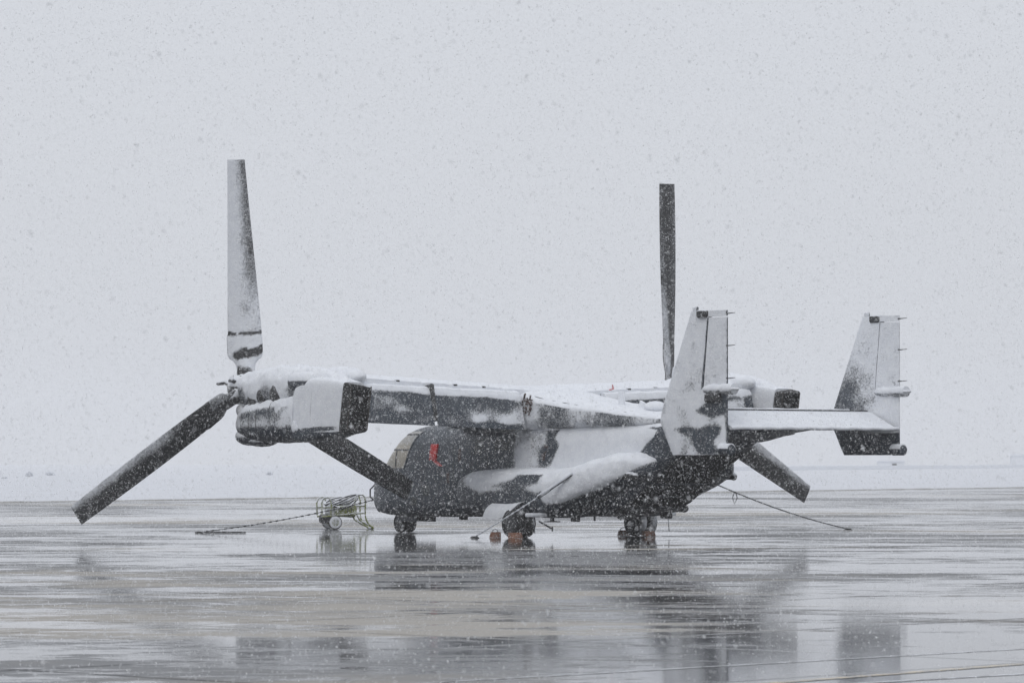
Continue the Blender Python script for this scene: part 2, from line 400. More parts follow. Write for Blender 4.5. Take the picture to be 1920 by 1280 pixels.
for sd_ in (1, -1):
    o = loft(SP, 3.5, -4.4, .05, ycf=lambda x: sd_ * 1.16, n=2.6, m=96, nb=3.2).go('sponson', M['hull'], A, sp_snow, crust=.05)
    # wheel well: solid scoop with the cavity's shade in its colour, and brace
    MB().ell((.45, sd_ * 1.62, 1.16), (.42, .44, .16)).go('air_scoop', M['dark'], o, 0)
    MB().box((-3.85, sd_ * 1.62, 1.56), (.42, .2, .2), bev=.08).ell((-4.08, sd_ * 1.60, 1.54), (.08, .09, .1)).go('vent_box', M['metal'], o, top_snow(.2, .6, .1))
    # gear door, hanging out forward of the wheels
    prof = [(-.22, .47), (-.18, .68), (-.08, .84), (.12, .90), (.3, .91)]
    m = MB(); rings = []
    for i, xx in enumerate(np.linspace(1.12, -.35, 12)):
        cut = np.interp(xx, [-.35, .1, .35, .5], [.85, .60, .50, .47]); t = np.linspace(0, 1, 9)
        rr = []
        for q in t:
            zz = max(cut, .48) * (1 - q) + .93 * q; yy = 2.30 - .10 * q - .34 * q ** 4
            rr.append((xx - .10 * q * (xx > .6), sd_ * yy, zz))
        rings.append(rr + [(a, b - sd_ * .05, c) for a, b, c in rr[::-1]])
    m.rings(rings).go('gear_door', M['hull'], A, 1.15)
    # gear
    g = MB().tube([(0, sd_ * 2.0, 1.0), (0, sd_ * 2.0, .36)], .075, 12).tube([(.5, sd_ * 1.9, .8), (0, sd_ * 2.0, .4)], .045).box((0, sd_ * 2.0, .36), (.1, .42, .1), bev=.02)
    g.go('main_gear_leg', M['metal'], A, .15)
    for k_ in (-1, 1):
        w = MB(); cy = sd_ * 2.0 + k_ * .175
        w.lathe([(-.12, .20), (-.125, .30), (-.10, .345), (-.05, .362), (.05, .362), (.10, .345), (.125, .30), (.12, .20)], (0, cy, .36), 'y', 36)
        wo = w.go('main_wheel', M['tyre'], A, (lambda q: lambda co, no: (.12 if q > 0 else .34) + .25 * np.clip(-no[:, 0], 0, 1))(sd_))
        MB().lathe([(-.128, .05), (-.122, .19), (.122, .19), (.128, .05)], (0, cy, .36), 'y', 24).go('rim', M['rim'], wo, .25)
    MB().box((-.85, sd_ * 2.12, .58), (.3, .5, .10), bev=.04).tube([(-.85, sd_ * 2.2, .55), (-.9, sd_ * 2.2, .12)], .012, 6).go('rear_gear_door', M['hull'], A, lambda co, no: np.where(co[:, 2] > .52, 1.0, 0))
    if sd_ > 0: MB().tube([(-.7, sd_ * 1.9, .42), (-1.35, sd_ * 2.0, .24)], .022, 6).tube([(-1.35, sd_ * 2.0, .3), (-1.35, sd_ * 2.0, .18)], .02, 6).go('gear_brace', M['metal'], A, .1)
# nose gear
MB().tube([(7.5, 0, .62), (7.5, 0, .26)], .06, 12).tube([(7.0, 0, .6), (7.45, 0, .32)], .035).box((7.5, 0, .26), (.07, .26, .07)).go('nose_gear_leg', M['metal'], A, .1)
for k_ in (-1, 1):
    wo = MB().lathe([(-.085, .13), (-.09, .21), (-.06, .25), (0, .262), (.06, .25), (.09, .21), (.085, .13)], (7.5, k_ * .14, .26), 'y', 32).go('nose_wheel', M['tyre'], A, .15)
    MB().lathe([(-.094, .03), (-.088, .13), (.088, .13), (.094, .03)], (7.5, k_ * .14, .26), 'y', 20).go('rim', M['rim'], wo, .3)
    MB().box((7.0 , k_ * .32, .40), (.9, .03, .20), bev=.01).go('nose_gear_door', M['hull'], A, .1)
# belly antennas
def belly(pts): 
    for kind, x, z in pts:
        zb = interp(FUS, x)[1]
        m = MB()
        if kind == 'foot': m.lathe([(0, .22), (.02, .22), (.03, .06), (.12, .05), (.14, .09)], (x, 0, z), 'z', 16)
        elif kind == 'block': m.box((x, 0, (z + zb) / 2 + .02), (.3, .1, zb - z + .06), bev=.02)
        else: m.box((x, 0, (z + zb) / 2 + .02), (.07, .02, zb - z + .06), bev=.008)
        m.go('belly_antenna', M['metal'], A, .05)
belly([('foot', 1.15, .36), ('block', .2, .39), ('blade', -.57, .42), ('blade', -1.6, .45), ('block', 4.9, .38), ('blade', 2.2, .42)])

# ---- antennas on the top deck
def zdeck(x): return float(interp(DECK, x)[2])
MB().box((-1.65, .0, zdeck(-1.65) + .12), (.22, .06, .44), bev=.025).go('blade_antenna', M['hull'], A, 1.1)
MB().box((-2.42, .0, zdeck(-2.42) + .02), (.2, .06, .32), Matrix.Rotation(R(-22), 3, 'Y'), .025).go('blade_antenna', M['hull'], A, 1.1)
dm = MB().ell((-2.95, .0, zdeck(-2.95) + .10), (.31, .27, .15)).lathe([(-.2, .2), (0, .1)], (-2.95, .0, zdeck(-2.95) + .05), 'z', 16)
dm.go('antenna_dome', M['hull'], A, 1.1)
MB().tube([(1.25, -2.1, 3.90), (.98, -1.9, 3.79), (.96, -1.75, 3.77)], .018).go('red_tie', M['red'], A, .42)

# ---- wing
def foil(xa, xb, zc, t, m=18, nose=.35):
    crown = lambda u: (4 * u * (1 - u)) ** .5 if u < .4 else .98 - .42 * ((u - .4) / .6) ** 1.5
    up, lo = [], []
    for i in range(m + 1):
        u = i / m; u = u * u * (3 - 2 * u); x = xa + (xb - xa) * u
        h = t * (4 * u * (1 - u)) ** .5 * .5 if u < .4 else t * .5 * (.98 - .30 * ((u - .4) / .6) ** 1.6)
        up.append((x, zc + .405 * crown(u))); lo.append((x, zc - h * .95))
    return up + lo[::-1]
rings = []
for y in np.linspace(-6.75, 6.75, 91):
    a = abs(y); zc = 3.45 + .045 * a; xa = 3.25 + .03 * a; xb = .93
    rings.append([(x, y, z) for x, z in foil(xa, xb, zc, .58)])
def wing_snow(co, no): return np.where(no[:, 2] > .2, 1.15, np.where(no[:, 2] < -.3, 0., .55))
wing = MB().rings(rings).go('wing', M['hull'], A, wing_snow, crust=.04)
for sy in (1, -1):
    MB().tube([(1.00, sy * y, 3.45 + .045 * y + .238) for y in np.linspace(1.4, 6.2, 12)], .010, 5).go('flap_seam', M['dark'], wing, 0)
# patches of snow still clinging to the hanging flaps
FL = [(6.1, 3.62), (5.3, 3.5), (4.9, 3.15), (5.3, 3.1), (6.2, 3.2)]
def flap_snow(co, no):
    x, y, z = co.T; a = abs(y); top = 3.5 + .045 * a
    s = .20 + 1.0 * sst(top - .16, top + .0, z) + .10 * np.sin(a * 5.1 + 1) * np.sin(z * 9 + a * 2)
    inner = sst(4.1, 3.0, a) * sst(2.80, 2.92, z) * sst(3.36, 3.2, z) * .27 + sst(2.0, 1.5, a) * .22
    lump = sst(-.08, .08, sdpoly(a, z, FL)) * .36
    low = .20 * sst(3.16, 3.02, z) * sst(2.82, 2.9, z) * (a < 5.2) * (.6 + .4 * np.sin(a * 7))
    s = s + inner + lump + low
    return np.where(no[:, 0] > .3, .05, s)
for sy in (1, -1):
    for y0, y1 in ((1.42, 4.16), (4.28, 6.42)):
        rr = []
        for y in np.linspace(y0, y1, 40):
            zt = 3.60 + .030 * y - .02
            pr = [(.98, 0.), (.93, .05), (.84, .065), (.74, .03), (.68, -.08), (.60, -.36), (.53, -.66), (.48, -.90), (.51, -.905), (.60, -.64), (.70, -.38), (.84, -.2), (.95, -.12)]
            # densify
            pp = []
            for i in range(len(pr)):
                q = pr[(i + 1) % len(pr)]
                for t in (0, .33, .66): pp.append((pr[i][0] * (1 - t) + q[0] * t, pr[i][1] * (1 - t) + q[1] * t))
            rr.append([(x, sy * y, zt + dz) for x, dz in pp])
        fo = MB().rings(rr).go('flaperon', M['hull'], A, flap_snow, crust=.03)
    hb = MB()
    for yy in (4.22,): hb.box((.74, sy * yy, 3.45 + .045 * yy - .28), (.36, .12, .95), Matrix.Rotation(R(12), 3, 'Y'), bev=.03)
    hb.go('flap_hinge', M['metal'], A, .25)
    for yy in (2.4, 3.3, 5.1): MB().box((.96, sy * yy, 3.45 + .045 * yy + .235), (.10, .12, .05), bev=.015).go('flap_actuator', M['dark'], A, 0)
# exposed fittings where the wing meets the fuselage
m = MB(); rr_ = random.Random(4)
for i in range(38):
    x, z = .60 + rr_.uniform(-.28, .2), 3.15 + rr_.uniform(0, .38)
    m.tube([(x, 1.3, z), (x + rr_.uniform(-.15, .15), 1.36 + rr_.uniform(0, .05), z + rr_.uniform(-.12, .12))], rr_.uniform(.012, .03), 6)
m.go('hydraulic_lines', M['rust'], A, .25)

# ---- nacelles and proprotors
NL = [(4.78, .22, 2.66, 3.02), (4.72, .34, 2.54, 3.14), (4.55, .46, 2.45, 3.28), (4.1, .55, 2.40, 3.42), (3.0, .58, 2.38, 3.56), (1.9, .58, 2.39, 3.7)]
NR = [(2.0, .54, 2.42, 3.62), (1.85, .56, 2.41, 3.84), (1.5, .57, 2.42, 3.97), (1.0, .52, 2.45, 3.97), (.4, .38, 2.53, 3.90), (.08, .325, 2.585, 3.85)]
GB = [(4.62, .36, 3.36, 4.08), (4.5, .42, 3.28, 4.16), (4.0, .46, 3.24, 4.20), (2.9, .48, 3.2, 4.26), (1.7, .47, 3.2, 4.22), (.9, .36, 3.3, 4.08), (.3, .2, 3.5, 3.86)]
def nac_snow(co, no):
    x, y, z = co.T
    s = .62 + .6 * sst(.2, .6, no[:, 2]) - .62 * sst(2.84, 2.60, z) + .3 * np.clip(-no[:, 0], 0, 1)
    s = s - .45 * sst(.55, .1, np.abs(z - 3.3)) * sst(2.3, 3.0, x) * .5
    s = np.where((x > 4.3), s + .12, s)
    return np.where(no[:, 2] < -.5, 0, s)
def cow_snow(co, no):
    x, y, z = co.T
    s = 1.1 - 1.1 * sst(2.68, 2.58, z); s = s - .75 * sst(.09, .03, np.abs(z - (2.74 - .03 * x))) * sst(-.1, .6, x)
    return np.where(no[:, 2] < -.4, 0, s)
def gear_snow(co, no): return .12 + 1.05 * sst(-.05, .4, no[:, 2]) + .2 * np.clip(-no[:, 0], 0, 1)
def blade_pt(sd, th, r, c, t, off=0, thick=0, flap=0):
    """point on a blade: th azimuth from up towards outboard, r span, c along the chord, thick normal to it"""
    T = Vector((0, math.cos(th), -math.sin(th))); F = Vector((1, 0, 0)); Rr = Vector((0, math.sin(th), math.cos(th)))
    e = T * math.cos(t) + F * math.sin(t); n = F * math.cos(t) - T * math.sin(t)
    p = Rr * r + e * c + n * thick
    return ((4.82 if sd > 0 else 4.67) + p.x + flap * r, sd * (7.01 + p.y), 3.762 + p.z)
def nacelle(sd, phase):
    Y = sd * 7.0
    sl = lambda mb: setattr(mb, 'v', [(x + (3.8 - z) * .17 * float(sst(1.9, .4, x)), y, z) for x, y, z in mb.v]) or mb
    n_ = loft(NL, 4.78, 1.95, .05, yc=Y, n=2.5, m=72).go('nacelle', M['hull'], A, nac_snow, crust=.05)
    sl(loft(NR, 2.0, .08, .04, ycf=lambda x: Y + sd * .05 * float(sst(1.6, .1, x)), n=8, m=128)).go('engine_cowl', M['hull'], n_, cow_snow)
    loft(GB, 4.62, .3, .05, yc=Y, n=2.2, m=64).go('gearbox_housing', M['hull'], n_, lambda co, no: .60 + .6 * sst(-.05, .35, no[:, 2]) - .5 * sst(3.52, 3.3, co[:, 2]) + .15 * np.sin(co[:, 0] * 5.3), crust=.07)
    # exhaust: a flared box with a recessed dark throat
    rs = []; Yr = Y + sd * .05
    for x, w, zb, zt in ((.10, .322, 2.59, 3.845), (-.15, .312, 2.62, 3.80), (-.20, .31, 2.63, 3.79)):
        rs.append(superring(x, Yr, w, zb, zt, 14, 96))
    for x, w, zb, zt in ((-.20, .285, 2.67, 3.75), (.02, .26, 2.72, 3.70)):
        rs.append(superring(x, Yr, w, zb, zt, 14, 96))
    rs = [[(x + (3.8 - z) * .17 - .03, y, z - .13 * max(0, abs(Yr) + .31 - abs(y)) * float(sst(3.0, 3.6, z))) for x, y, z in q] for q in rs]
    MB().rings(rs).go('exhaust_nozzle', M['dark'], n_, 0)
    for k_ in (-1, 1): MB().tube([(-.205 + .16, Yr + k_ * .297, 2.68), (-.205 - .02, Yr + k_ * .297, 3.74)], .018, 6).go('exhaust_rim', M['bronze'], n_, 0)
    for zz in (2.98, 3.22, 3.46): MB().box((-.06, Yr, zz), (.06, .5, .03)).go('exhaust_vane', M['dark'], n_, 0)
    for xx, tab_, nn, r_ in ((3.9, NL, 2.5, .012), (3.0, NL, 2.5, .010), (1.15, NR, 6, .011)):
        w, zb, zt = interp(tab_, xx)[:3]; q = superring(xx, Y, w + .002, zb - .002, zt + .002, nn, 64)
        mb = MB().tube(q + [q[0]], r_, 5); (sl(mb) if xx < 2 else mb).go('panel_seam', M['metal'], n_, .2)
    for xx in (3.55, 2.2): MB().tube([(xx, Y + sd * .585, 2.62), (xx, Y + sd * .59, 3.1)], .008, 5).go('panel_seam', M['metal'], n_, .1)
    MB().box((4.9, Y, 3.42), (.1, .5, .12), bev=.03).ell((4.75, Y + sd * .2, 3.2), (.16, .12, .16)).go('snow_clump', M['hull'], n_, 1.0)
    # intake lip
    MB().ell((4.45, Y + sd * .12, 2.55), (.48, .34, .24)).ell((4.1, Y, 2.42), (.45, .36, .14)).go('intake_lip', M['hull'], n_, lambda co, no: .25 + .35 * (no[:, 2] > -.1))
    # bulges on the outboard face
    MB().ell((3.52, Y + sd * .36, 3.56), (.22, .16, .24)).box((3.95, Y + sd * .40, 3.48), (.34, .10, .3), bev=.05).go('side_bulge', M['metal'], n_, lambda co, no: .30 + .5 * sst(.4, .8, no[:, 2]))
    MB().ell((2.85, Y + sd * .40, 3.62), (.34, .12, .27)).go('side_bulge', M['metal'], n_, lambda co, no: .22 + .3 * sst(.5, .8, no[:, 2]))
    MB().lathe([(0, .12), (.06, .23), (.2, .29), (.85, .29), (1.05, .2)], (1.25, Y + sd * .28, 3.86), 'x', 28).go('oil_cooler', M['hull'], n_, gear_snow)
    MB().lathe([(0, .14), (.15, .15), (.18, .11), (.42, .12), (.44, .05)], (2.28, Y + sd * .2, 3.98), 'x', 20).go('cooler_cap', M['hull'], n_, gear_snow)
    MB().torus((2.32, Y + sd * .2, 3.98), .155, .012, 'z', 20, 6).go('red_ring', M['red'], n_, .3)
    MB().ell((1.45, sd * 6.42, 4.0), (.85, .42, .27)).go('fairing_dome', M['hull'], n_, 1.05)
    for (x, z, r) in ((1.9, 2.78, .10), (2.62, 3.22, .11)):
        MB().ell((x, Y + sd * .57, z), (r, .03, r * 1.5)).ell((x - .12, Y + sd * .57, z - .04), (r * .6, .02, r * .8)).go('snow_clump', M['hull'], n_, 1.1)
    # hub
    h = MB().lathe([(-.25, .28), (-.12, .36), (.0, .40), (.18, .40), (.36, .33), (.52, .2), (.6, .06)], (4.82, sd * 7.01, 3.762), 'x', 32)
    h.tube([(5.38, sd * 7.01, 3.80), (5.7, sd * 7.03, 3.93), (6.05, sd * 7.05, 3.90)], [.10, .06, .045])
    for k in range(3):
        th = phase + k * 2 * math.pi / 3
        h.rings([[blade_pt(sd, th, r, w * math.cos(a), .75, 0, hh * math.sin(a)) for a in np.linspace(0, 2 * math.pi, 12, endpoint=False)] for r, w, hh in ((.25, .24, .17), (.5, .2, .15), (.75, .19, .13))])
        th2 = th + math.pi / 3
        h.tube([blade_pt(sd, th2, .25, 0, 0), blade_pt(sd, th2, .46, 0, 0), blade_pt(sd, th2, .52, .0, 0)], [.08, .06, .1], 8)
    for k in range(9):
        a = k * 2.1 + .4; h.ell((4.78 + .09 * (k % 4), sd * (7.01 + .33 * math.sin(a)), 3.762 + .33 * math.cos(a)), (.09, .10, .08), 8, 6)
    hub = h.go('proprotor_hub', M['metal'], A, gear_snow)
    for k in range(3):
        th = phase + k * 2 * math.pi / 3; rings = []
        secs = []
        for r in list(np.linspace(.36, 1.36, 18)) + list(np.linspace(1.40, 5.8, 110)):
            u = np.clip((r - .6) / 5.2, 0, 1); t = R(40) * (1 - u) ** 1.25 - R(1)
            if r < 1.38:
                c = float(np.interp(r, [.36, .62, .70, .78, .88, 1.3, 1.36], [.42, .50, .62, .84, .90, .90, .86])); tk = float(np.interp(r, [.36, .6, 1.0, 1.36], [.2, .26, .30, .26])); co = .02
            else:
                c = float(np.interp(r, [1.4, 5.8], [.86, .54])); tk = c * float(np.interp(r, [1.4, 2.2, 5.8], [.24, .18, .09])); co = .04 * (1 - u)
            q = []
            for i in range(28):
                a = 2 * math.pi * i / 28; cc = math.cos(a); x = .5 * c * cc; ss = math.sin(a)
                z = tk * .5 * ss * (1.0 if cc > 0 else 1.0 - .75 * (abs(cc)) ** 1.5) * (1.1 if ss > 0 else .75)
                q.append(blade_pt(sd, th, r, -x - co, t, 0, z, .042 if (k == 1 and sd > 0) else 0))
            rings.append(q)
        lower = k > 0
        def bs(co_, no, th=th, lower=lower, sd=sd, k=k):
            d = co_ - np.array([4.82, sd * 7.01, 3.762]); yy = d[:, 1] * sd
            r = yy * math.sin(th) + d[:, 2] * math.cos(th); c = yy * math.cos(th) - d[:, 2] * math.sin(th)
            rear = sst(-.1, .4, -no[:, 0]); out_ = np.clip(no[:, 1] * sd, 0, 1)
            if k == 0:
                s = (.66 if sd > 0 else .34) + .16 * sst(-.05, .22, c) * (r > 1.38) - .20 * sst(.0, -.22, c) * sst(1.8, 3.5, r)
                if sd > 0:
                    s = np.where(r < 1.38, .74, s)
                    nz = np.array([mn.noise(Vector((float(a) * 9, float(b) * 9, 1.7))) for a, b in zip(c, r)])
                    s = s - .75 * sst(.06, .0, np.abs(r - 1.40 + .03 * nz) + .05 * nz) - .62 * sst(.14, .05, np.abs(r - .88 - .30 * np.maximum(-c, 0)) + .09 * nz) * sst(.3, .2, c)
                else: s = s + .36 * sst(-.05, -.24, c) - .1
            else:
                s = .06 + .34 * sst(-.05, .22, -c if (k == 2) else c * 0 + (d[:, 2] * 0)) * 0 + .05
                up = d[:, 2] * math.sin(th) * np.sign(math.sin(th)) + 0
                # upper edge of the hanging blades holds a thin film
                h_ = c * -1 if math.sin(th) > 0 else c
                s = .12 + .50 * sst(-.06, .26, h_) * sst(1.4, 3.0, r) * (1 if k == 1 else .3)
                s = np.where((r < 1.3) & (h_ > .12), .5, s)
            return np.where(no[:, 0] > .35, np.minimum(s, .35) * .7, s)
        MB().rings(rings).go('rotor_blade', M['blade'], hub, bs)
nacelle(1, .055)
nacelle(-1, -.022)

# ---- tail
LE = [(2.07, -6.87), (2.2, -6.78), (2.87, -6.40), (3.2, -6.5), (5.5, -7.56)]
def fle(z): return float(np.interp(z, [a for a, b in LE], [b for a, b in LE]))
def fth(u, c): return 5 * .10 * c * (.2969 * u ** .5 - .126 * u - .3516 * u * u + .2843 * u ** 3 - .1000 * u ** 4)
def finpiece(yc, z0, z1, fa, fb, nz=30, grow=0.):
    rings = []
    for z in np.linspace(z0, z1, nz):
        le, te = fle(z), -8.82; c = le - te; xa, xb = fa(z), fb(z); up = []
        for u in np.linspace(0, 1, 26):
            x = xa + (xb - xa) * u ** 1.4; w = max(fth(min(1, max(0, (le - x) / c)), c), .004) + grow; up.append((x, w))
        rings.append([(x, yc + w, z) for x, w in up] + [(x, yc - w, z) for x, w in up[::-1]])
    return rings
P_F1 = [(-8.46, 3.50), (-8.95, 3.50), (-8.95, 3.03), (-8.27, 3.0), (-7.89, 3.03), (-7.76, 3.09), (-8.27, 3.32), (-8.2, 3.54)]
P_F2 = [(-7.03, 2.67), (-8.65, 2.72), (-8.55, 2.57), (-8.18, 2.35), (-8.46, 2.16), (-8.42, 2.1), (-7.89, 2.08), (-7.7, 2.35), (-7.6, 2.54)]
def fin_snow(co, no):
    x, y, z = co.T; s = np.full(len(x), .70)
    port = y > 0
    b1 = sst(-.11, .11, sdpoly(x, z, P_F1)) + sst(-.11, .11, sdpoly(x, z, P_F2))
    s = np.where(port, put(s, .10, np.clip(b1, 0, 1)), s - .34 * sst(4.9, 3.3, z) * sst(-8.2, -7.0, x))
    s = np.where(port, s + .12 * np.sin(x * 7) * sst(3.4, 3.0, z), s)
    s = np.where((~port) & (z < 2.62), .03, s)
    s = np.where(no[:, 1] < -.2, .35, s)
    s = np.where(port & (no[:, 0] < -.7), .2, s)
    return s
HG = lambda z: float(np.interp(z, [3.6, 4.72, 5.3], [-8.05, -8.16, -8.22]))
for sd in (1, -1):
    Y = sd * 2.757
    m = MB()
    m.rings(finpiece(Y, 2.07, 3.60, fle, lambda z: float(np.interp(z, [2.07, 2.16], [-8.45, -8.82])), 26))
    m.rings(finpiece(Y, 3.602, 5.30, fle, lambda z: HG(z) + .03, 40))
    m.rings(finpiece(Y, 5.302, 5.44, fle, lambda z: -8.82, 6))
    m.box((-7.68, Y, 5.49), (.16, .09, .11), bev=.03)
    fin = m.go('tail_fin', M['hull'], A, fin_snow)
    finpiece_r = MB().rings(finpiece(Y, 3.64, 5.28, lambda z: HG(z), lambda z: -8.82, 40, .003)).go('rudder', M['hull'], fin, fin_snow)
    MB().ell((-8.35, Y, 3.60), (.42, .15, .13)).lathe([(0, .13), (.4, .13)], (-9.05, Y, 3.60), 'x', 16).torus((-9.05, Y, 3.60), .09, .035, 'z', 16, 6).go('rudder_pod', M['hull'], fin, lambda co, no: .52 + .6 * sst(-.3, .3, no[:, 2]))
    MB().box((-8.4, Y + sd * .1, 3.40), (.5, .14, .2), bev=.05).go('rudder_actuator', M['metal'], fin, .12)
    MB().lathe([(0, .10), (.02, .14), (.35, .14), (.45, .06)], (-8.95, Y, 2.2), 'x', 18).go('tail_light_housing', M['hull'], fin, lambda co, no: np.where(co[:, 0] < -8.93, 0, gear_snow(co, no)))
    MB().box((-8.02, Y + sd * .02, 5.37), (.34, .28, .18), bev=.05).go('fin_sensor', M['metal'], fin, lambda co, no: .18 + .8 * (no[:, 2] > .6))
    for z in (5.36, 4.61, 3.85):
        MB().tube([(-8.78, Y, z), (-8.86, Y, z), (-9.08, Y, z + .01)], [.022, .015, .007], 6).go('static_wick', M['metal'], fin, 0)
# stabiliser and drooped elevator
def slab(x0, z0, x1, z1, t0, t1, ys, ends=(0, 0), n=20):
    rings = []
    for y in np.linspace(ys[0], ys[1], 60):
        q = []
        for u in np.linspace(0, 1, n):
            x, z = x0 + (x1 - x0) * u, z0 + (z1 - z0) * u; t = (t0 + (t1 - t0) * u) * min(1, (u * 12 + .05)) ** .5 
            q.append((x, y, z + t / 2))
        for u in np.linspace(1, 0, n):
            x, z = x0 + (x1 - x0) * u, z0 + (z1 - z0) * u; t = (t0 + (t1 - t0) * u) * min(1, (u * 12 + .05)) ** .5
            q.append((x, y, z - t / 2))
        rings.append(q)
    return rings
def stab_snow(co, no): return np.where(no[:, 2] > .15, 1.15, np.where(no[:, 2] < -.2, 0, .35))
stab = MB().rings(slab(-6.75, 3.02, -7.84, 3.07, .16, .16, (-2.66, 2.66))).go('tailplane', M['hull'], A, stab_snow)
el = MB().rings(slab(-7.86, 3.09, -8.85, 2.68, .12, .05, (-2.64, 2.64))).go('elevator', M['hull'], stab, stab_snow)
r = []
for y in np.linspace(-2.7, 2.68, 60): r.append((-8.83, y, 2.70 + .006 * math.sin(y * 9)))
MB().tube(r, .045, 10).go('snow_ridge', M['hull'], stab, 1.2)
r = [(-7.62, y, 3.14 + .006 * math.sin(y * 7)) for y in np.linspace(-2.2, 2.66, 60)]
MB().tube(r, .05, 10).go('snow_ridge', M['hull'], stab, 1.2)
MB().tube([(-7.855, -2.6, 3.148), (-7.855, 2.6, 3.148)], .014, 6).go('elevator_seam', M['dark'], stab, 0)

# ================================================================= chocks and tie-downs (things of their own)
ca, sa = math.cos(math.pi / 2 + PSI), math.sin(math.pi / 2 + PSI)
def a2w(x, y, z=0): return Vector((1.743 + x * ca - y * sa, 98.26 + x * sa + y * ca, z))
def chock(x, y, dx, label, w=.24):
    p = a2w(x, y); t = empty('wheel_chock', p, math.pi / 2 + PSI); tag(t, label, 'chock', 'chocks at the wheels')
    MB().rings([[(-.09, yy, 0.004), (.09, yy, 0.004), (.03 * dx + .05, yy, .14), (.03 * dx - .05, yy, .14)] for yy in (-w / 2, w / 2)]).go('block', M['wood'], t, lambda co, no: .36 + .6 * (no[:, 2] > .8))
    m = MB()
    m.tube([(0, -w * .4, .135), (.0, -w * .3, .19), (-.02, 0, .21), (0, w * .3, .19), (0, w * .4, .135)], .010, 6)
    m.go('rope_handle', M['chain'], t, .2)
chock(.52, 2.35, -1, 'small orange chock in front of the near main wheels, under the hanging gear door')
chock(-.40, 2.42, 1, 'orange chock behind the near main wheels, half under the tyre', .34)
chock(-.62, -1.75, 1, 'orange chock behind the far main wheels, the rightmost block', .34)
chock(.50, -1.85, -1, 'orange chock hidden in front of the far main wheels', .3)

def chain_pts(a, b, sag, n): return [a.lerp(b, i / n) - Vector((0, 0, sag * 4 * (i / n) * (1 - i / n))) for i in range(n + 1)]
def tiedown(name_label, a, b, strut=0., snow=.3, sag=.05, r=.018):
    t = empty('tie_down_strap', (b.x, b.y, 0)); tag(t, name_label, 'tie-down', 'mooring lines from the aircraft')
    o = Vector((b.x, b.y, 0)); pts = [p - o for p in chain_pts(a, b, sag, 60)]
    m = MB(); k0 = int(60 * strut)
    L = (b - a).length; nl = int(L / .09); d = (b - a).normalized()
    m.tube(pts[k0:], r * .55, 6)
    for i in range(int(nl * strut), nl):
        u = i / nl; f_ = u * 60; j = min(int(f_), 59); p = pts[j].lerp(pts[j + 1], f_ - j)
        m.ell(p, (.05, r * (1.25 if i % 2 else .7), r * (.7 if i % 2 else 1.25)), 6, 4, d.to_track_quat('X', 'Z').to_matrix())
    m.go('chain', M['chain'], t, lambda co, no: snow + .5 * (no[:, 2] > .3))
    if strut:
        m = MB().tube(pts[:k0 + 1], r * 1.6, 8); m.tube([pts[k0 - 2], pts[k0 + 5]], r * 2.2, 8); m.go('tensioner', M['chain'], t, lambda co, no: .35 + .7 * (no[:, 2] > -.3))
    q = pts[min(k0 + 8, 30)]; lp = MB().tube([q, q + Vector((-.05, 0, -.14)), q + Vector((0, 0, -.30)), q + Vector((.07, 0, -.15)), q + Vector((.03, 0, 0))], .012, 6); lp.go('slack_loop', M['chain'], t, .2)
    MB().torus((0, 0, .03), .07, .018, 'z', 14, 6).lathe([(0, .12), (.02, .11)], (0, 0, 0.002), 'z', 16).go('ground_ring', M['metal'], t, .2)
tiedown('snow-caked tie-down with thick white tensioner from the near sponson to the ground', a2w(-2.24, 2.06, 1.62), a2w(.43, 3.07, .03), .28, .75, .03, .024)
tiedown('thin chain from under the nose, past the cart, to a ring at left', a2w(8.4, .45, .86), a2w(10.0, 4.97, .03), .0, .1, .08, .02)
tiedown('thin chain from below the tail down to a ring at far right', a2w(-4.05, -1.0, 1.37), a2w(2.76, -11.89, .03), .0, .1, .10, .02)
t = empty('anchor_cable', a2w(9.98, 4.4)); tag(t, 'short dark cable lying flat on the apron beside the left chain ring', 'cable')
MB().tube([(-.6, -.15, .02), (-.2, .02, .02), (.2, -.04, .02), (.75, .02, .02)], .02, 6).go('cable', M['hose'], t, .2)

# ================================================================= hand cart
C = empty('hand_cart', (-4.80, 109.0, 0), R(18)); tag(C, 'yellow-green two-wheeled hand cart with coiled black hose and snow on it', 'cart')
pr = .024
tank = MB().box((-.04, 0, .54), (.86, .38, .38), Matrix.Rotation(R(4), 3, 'Y'), .06).go('tank', M['cart'], C, lambda co, no: .36 + .8 * (no[:, 2] > .6) + .2 * (co[:, 0] < -.2))
fr = MB()
for yy in (-.26, .26):
    fr.tube([(-.66, yy, .36), (.60, yy, .46), (.62, yy, .30), (.70, yy, .14), (.84, yy, .03)], pr)
    fr.tube([(-.64, yy, .62), (.61, yy, .66)], pr)
    fr.tube([(.36, yy, .42), (.44, yy, .26), (.66, yy, .13), (.84, yy, .05)], pr)
fr.tube([(.84, -.26, .03), (.84, .26, .03)], pr); fr.box((.84, 0, .02), (.10, .2, .035))
fr.go('frame', M['cart'], C, lambda co, no: .32 + .7 * (no[:, 2] > .5))
for xa, xb, h in ((-.66, -.40, .90), (.30, .60, .97)):
    for yy in (-.27, .27):
        hs = MB().tube([(xa, yy, .40), (xa - .01, yy, h - .16), (xa + .03, yy, h - .04), (xa + .10, yy, h), (xb - .08, yy, h), (xb - .02, yy, h - .05), (xb + .01, yy, h - .18), (xb, yy, .42)], pr)
        hs.go('handle', M['cart'], C, lambda co, no: .46 + .5 * (no[:, 2] > .3))
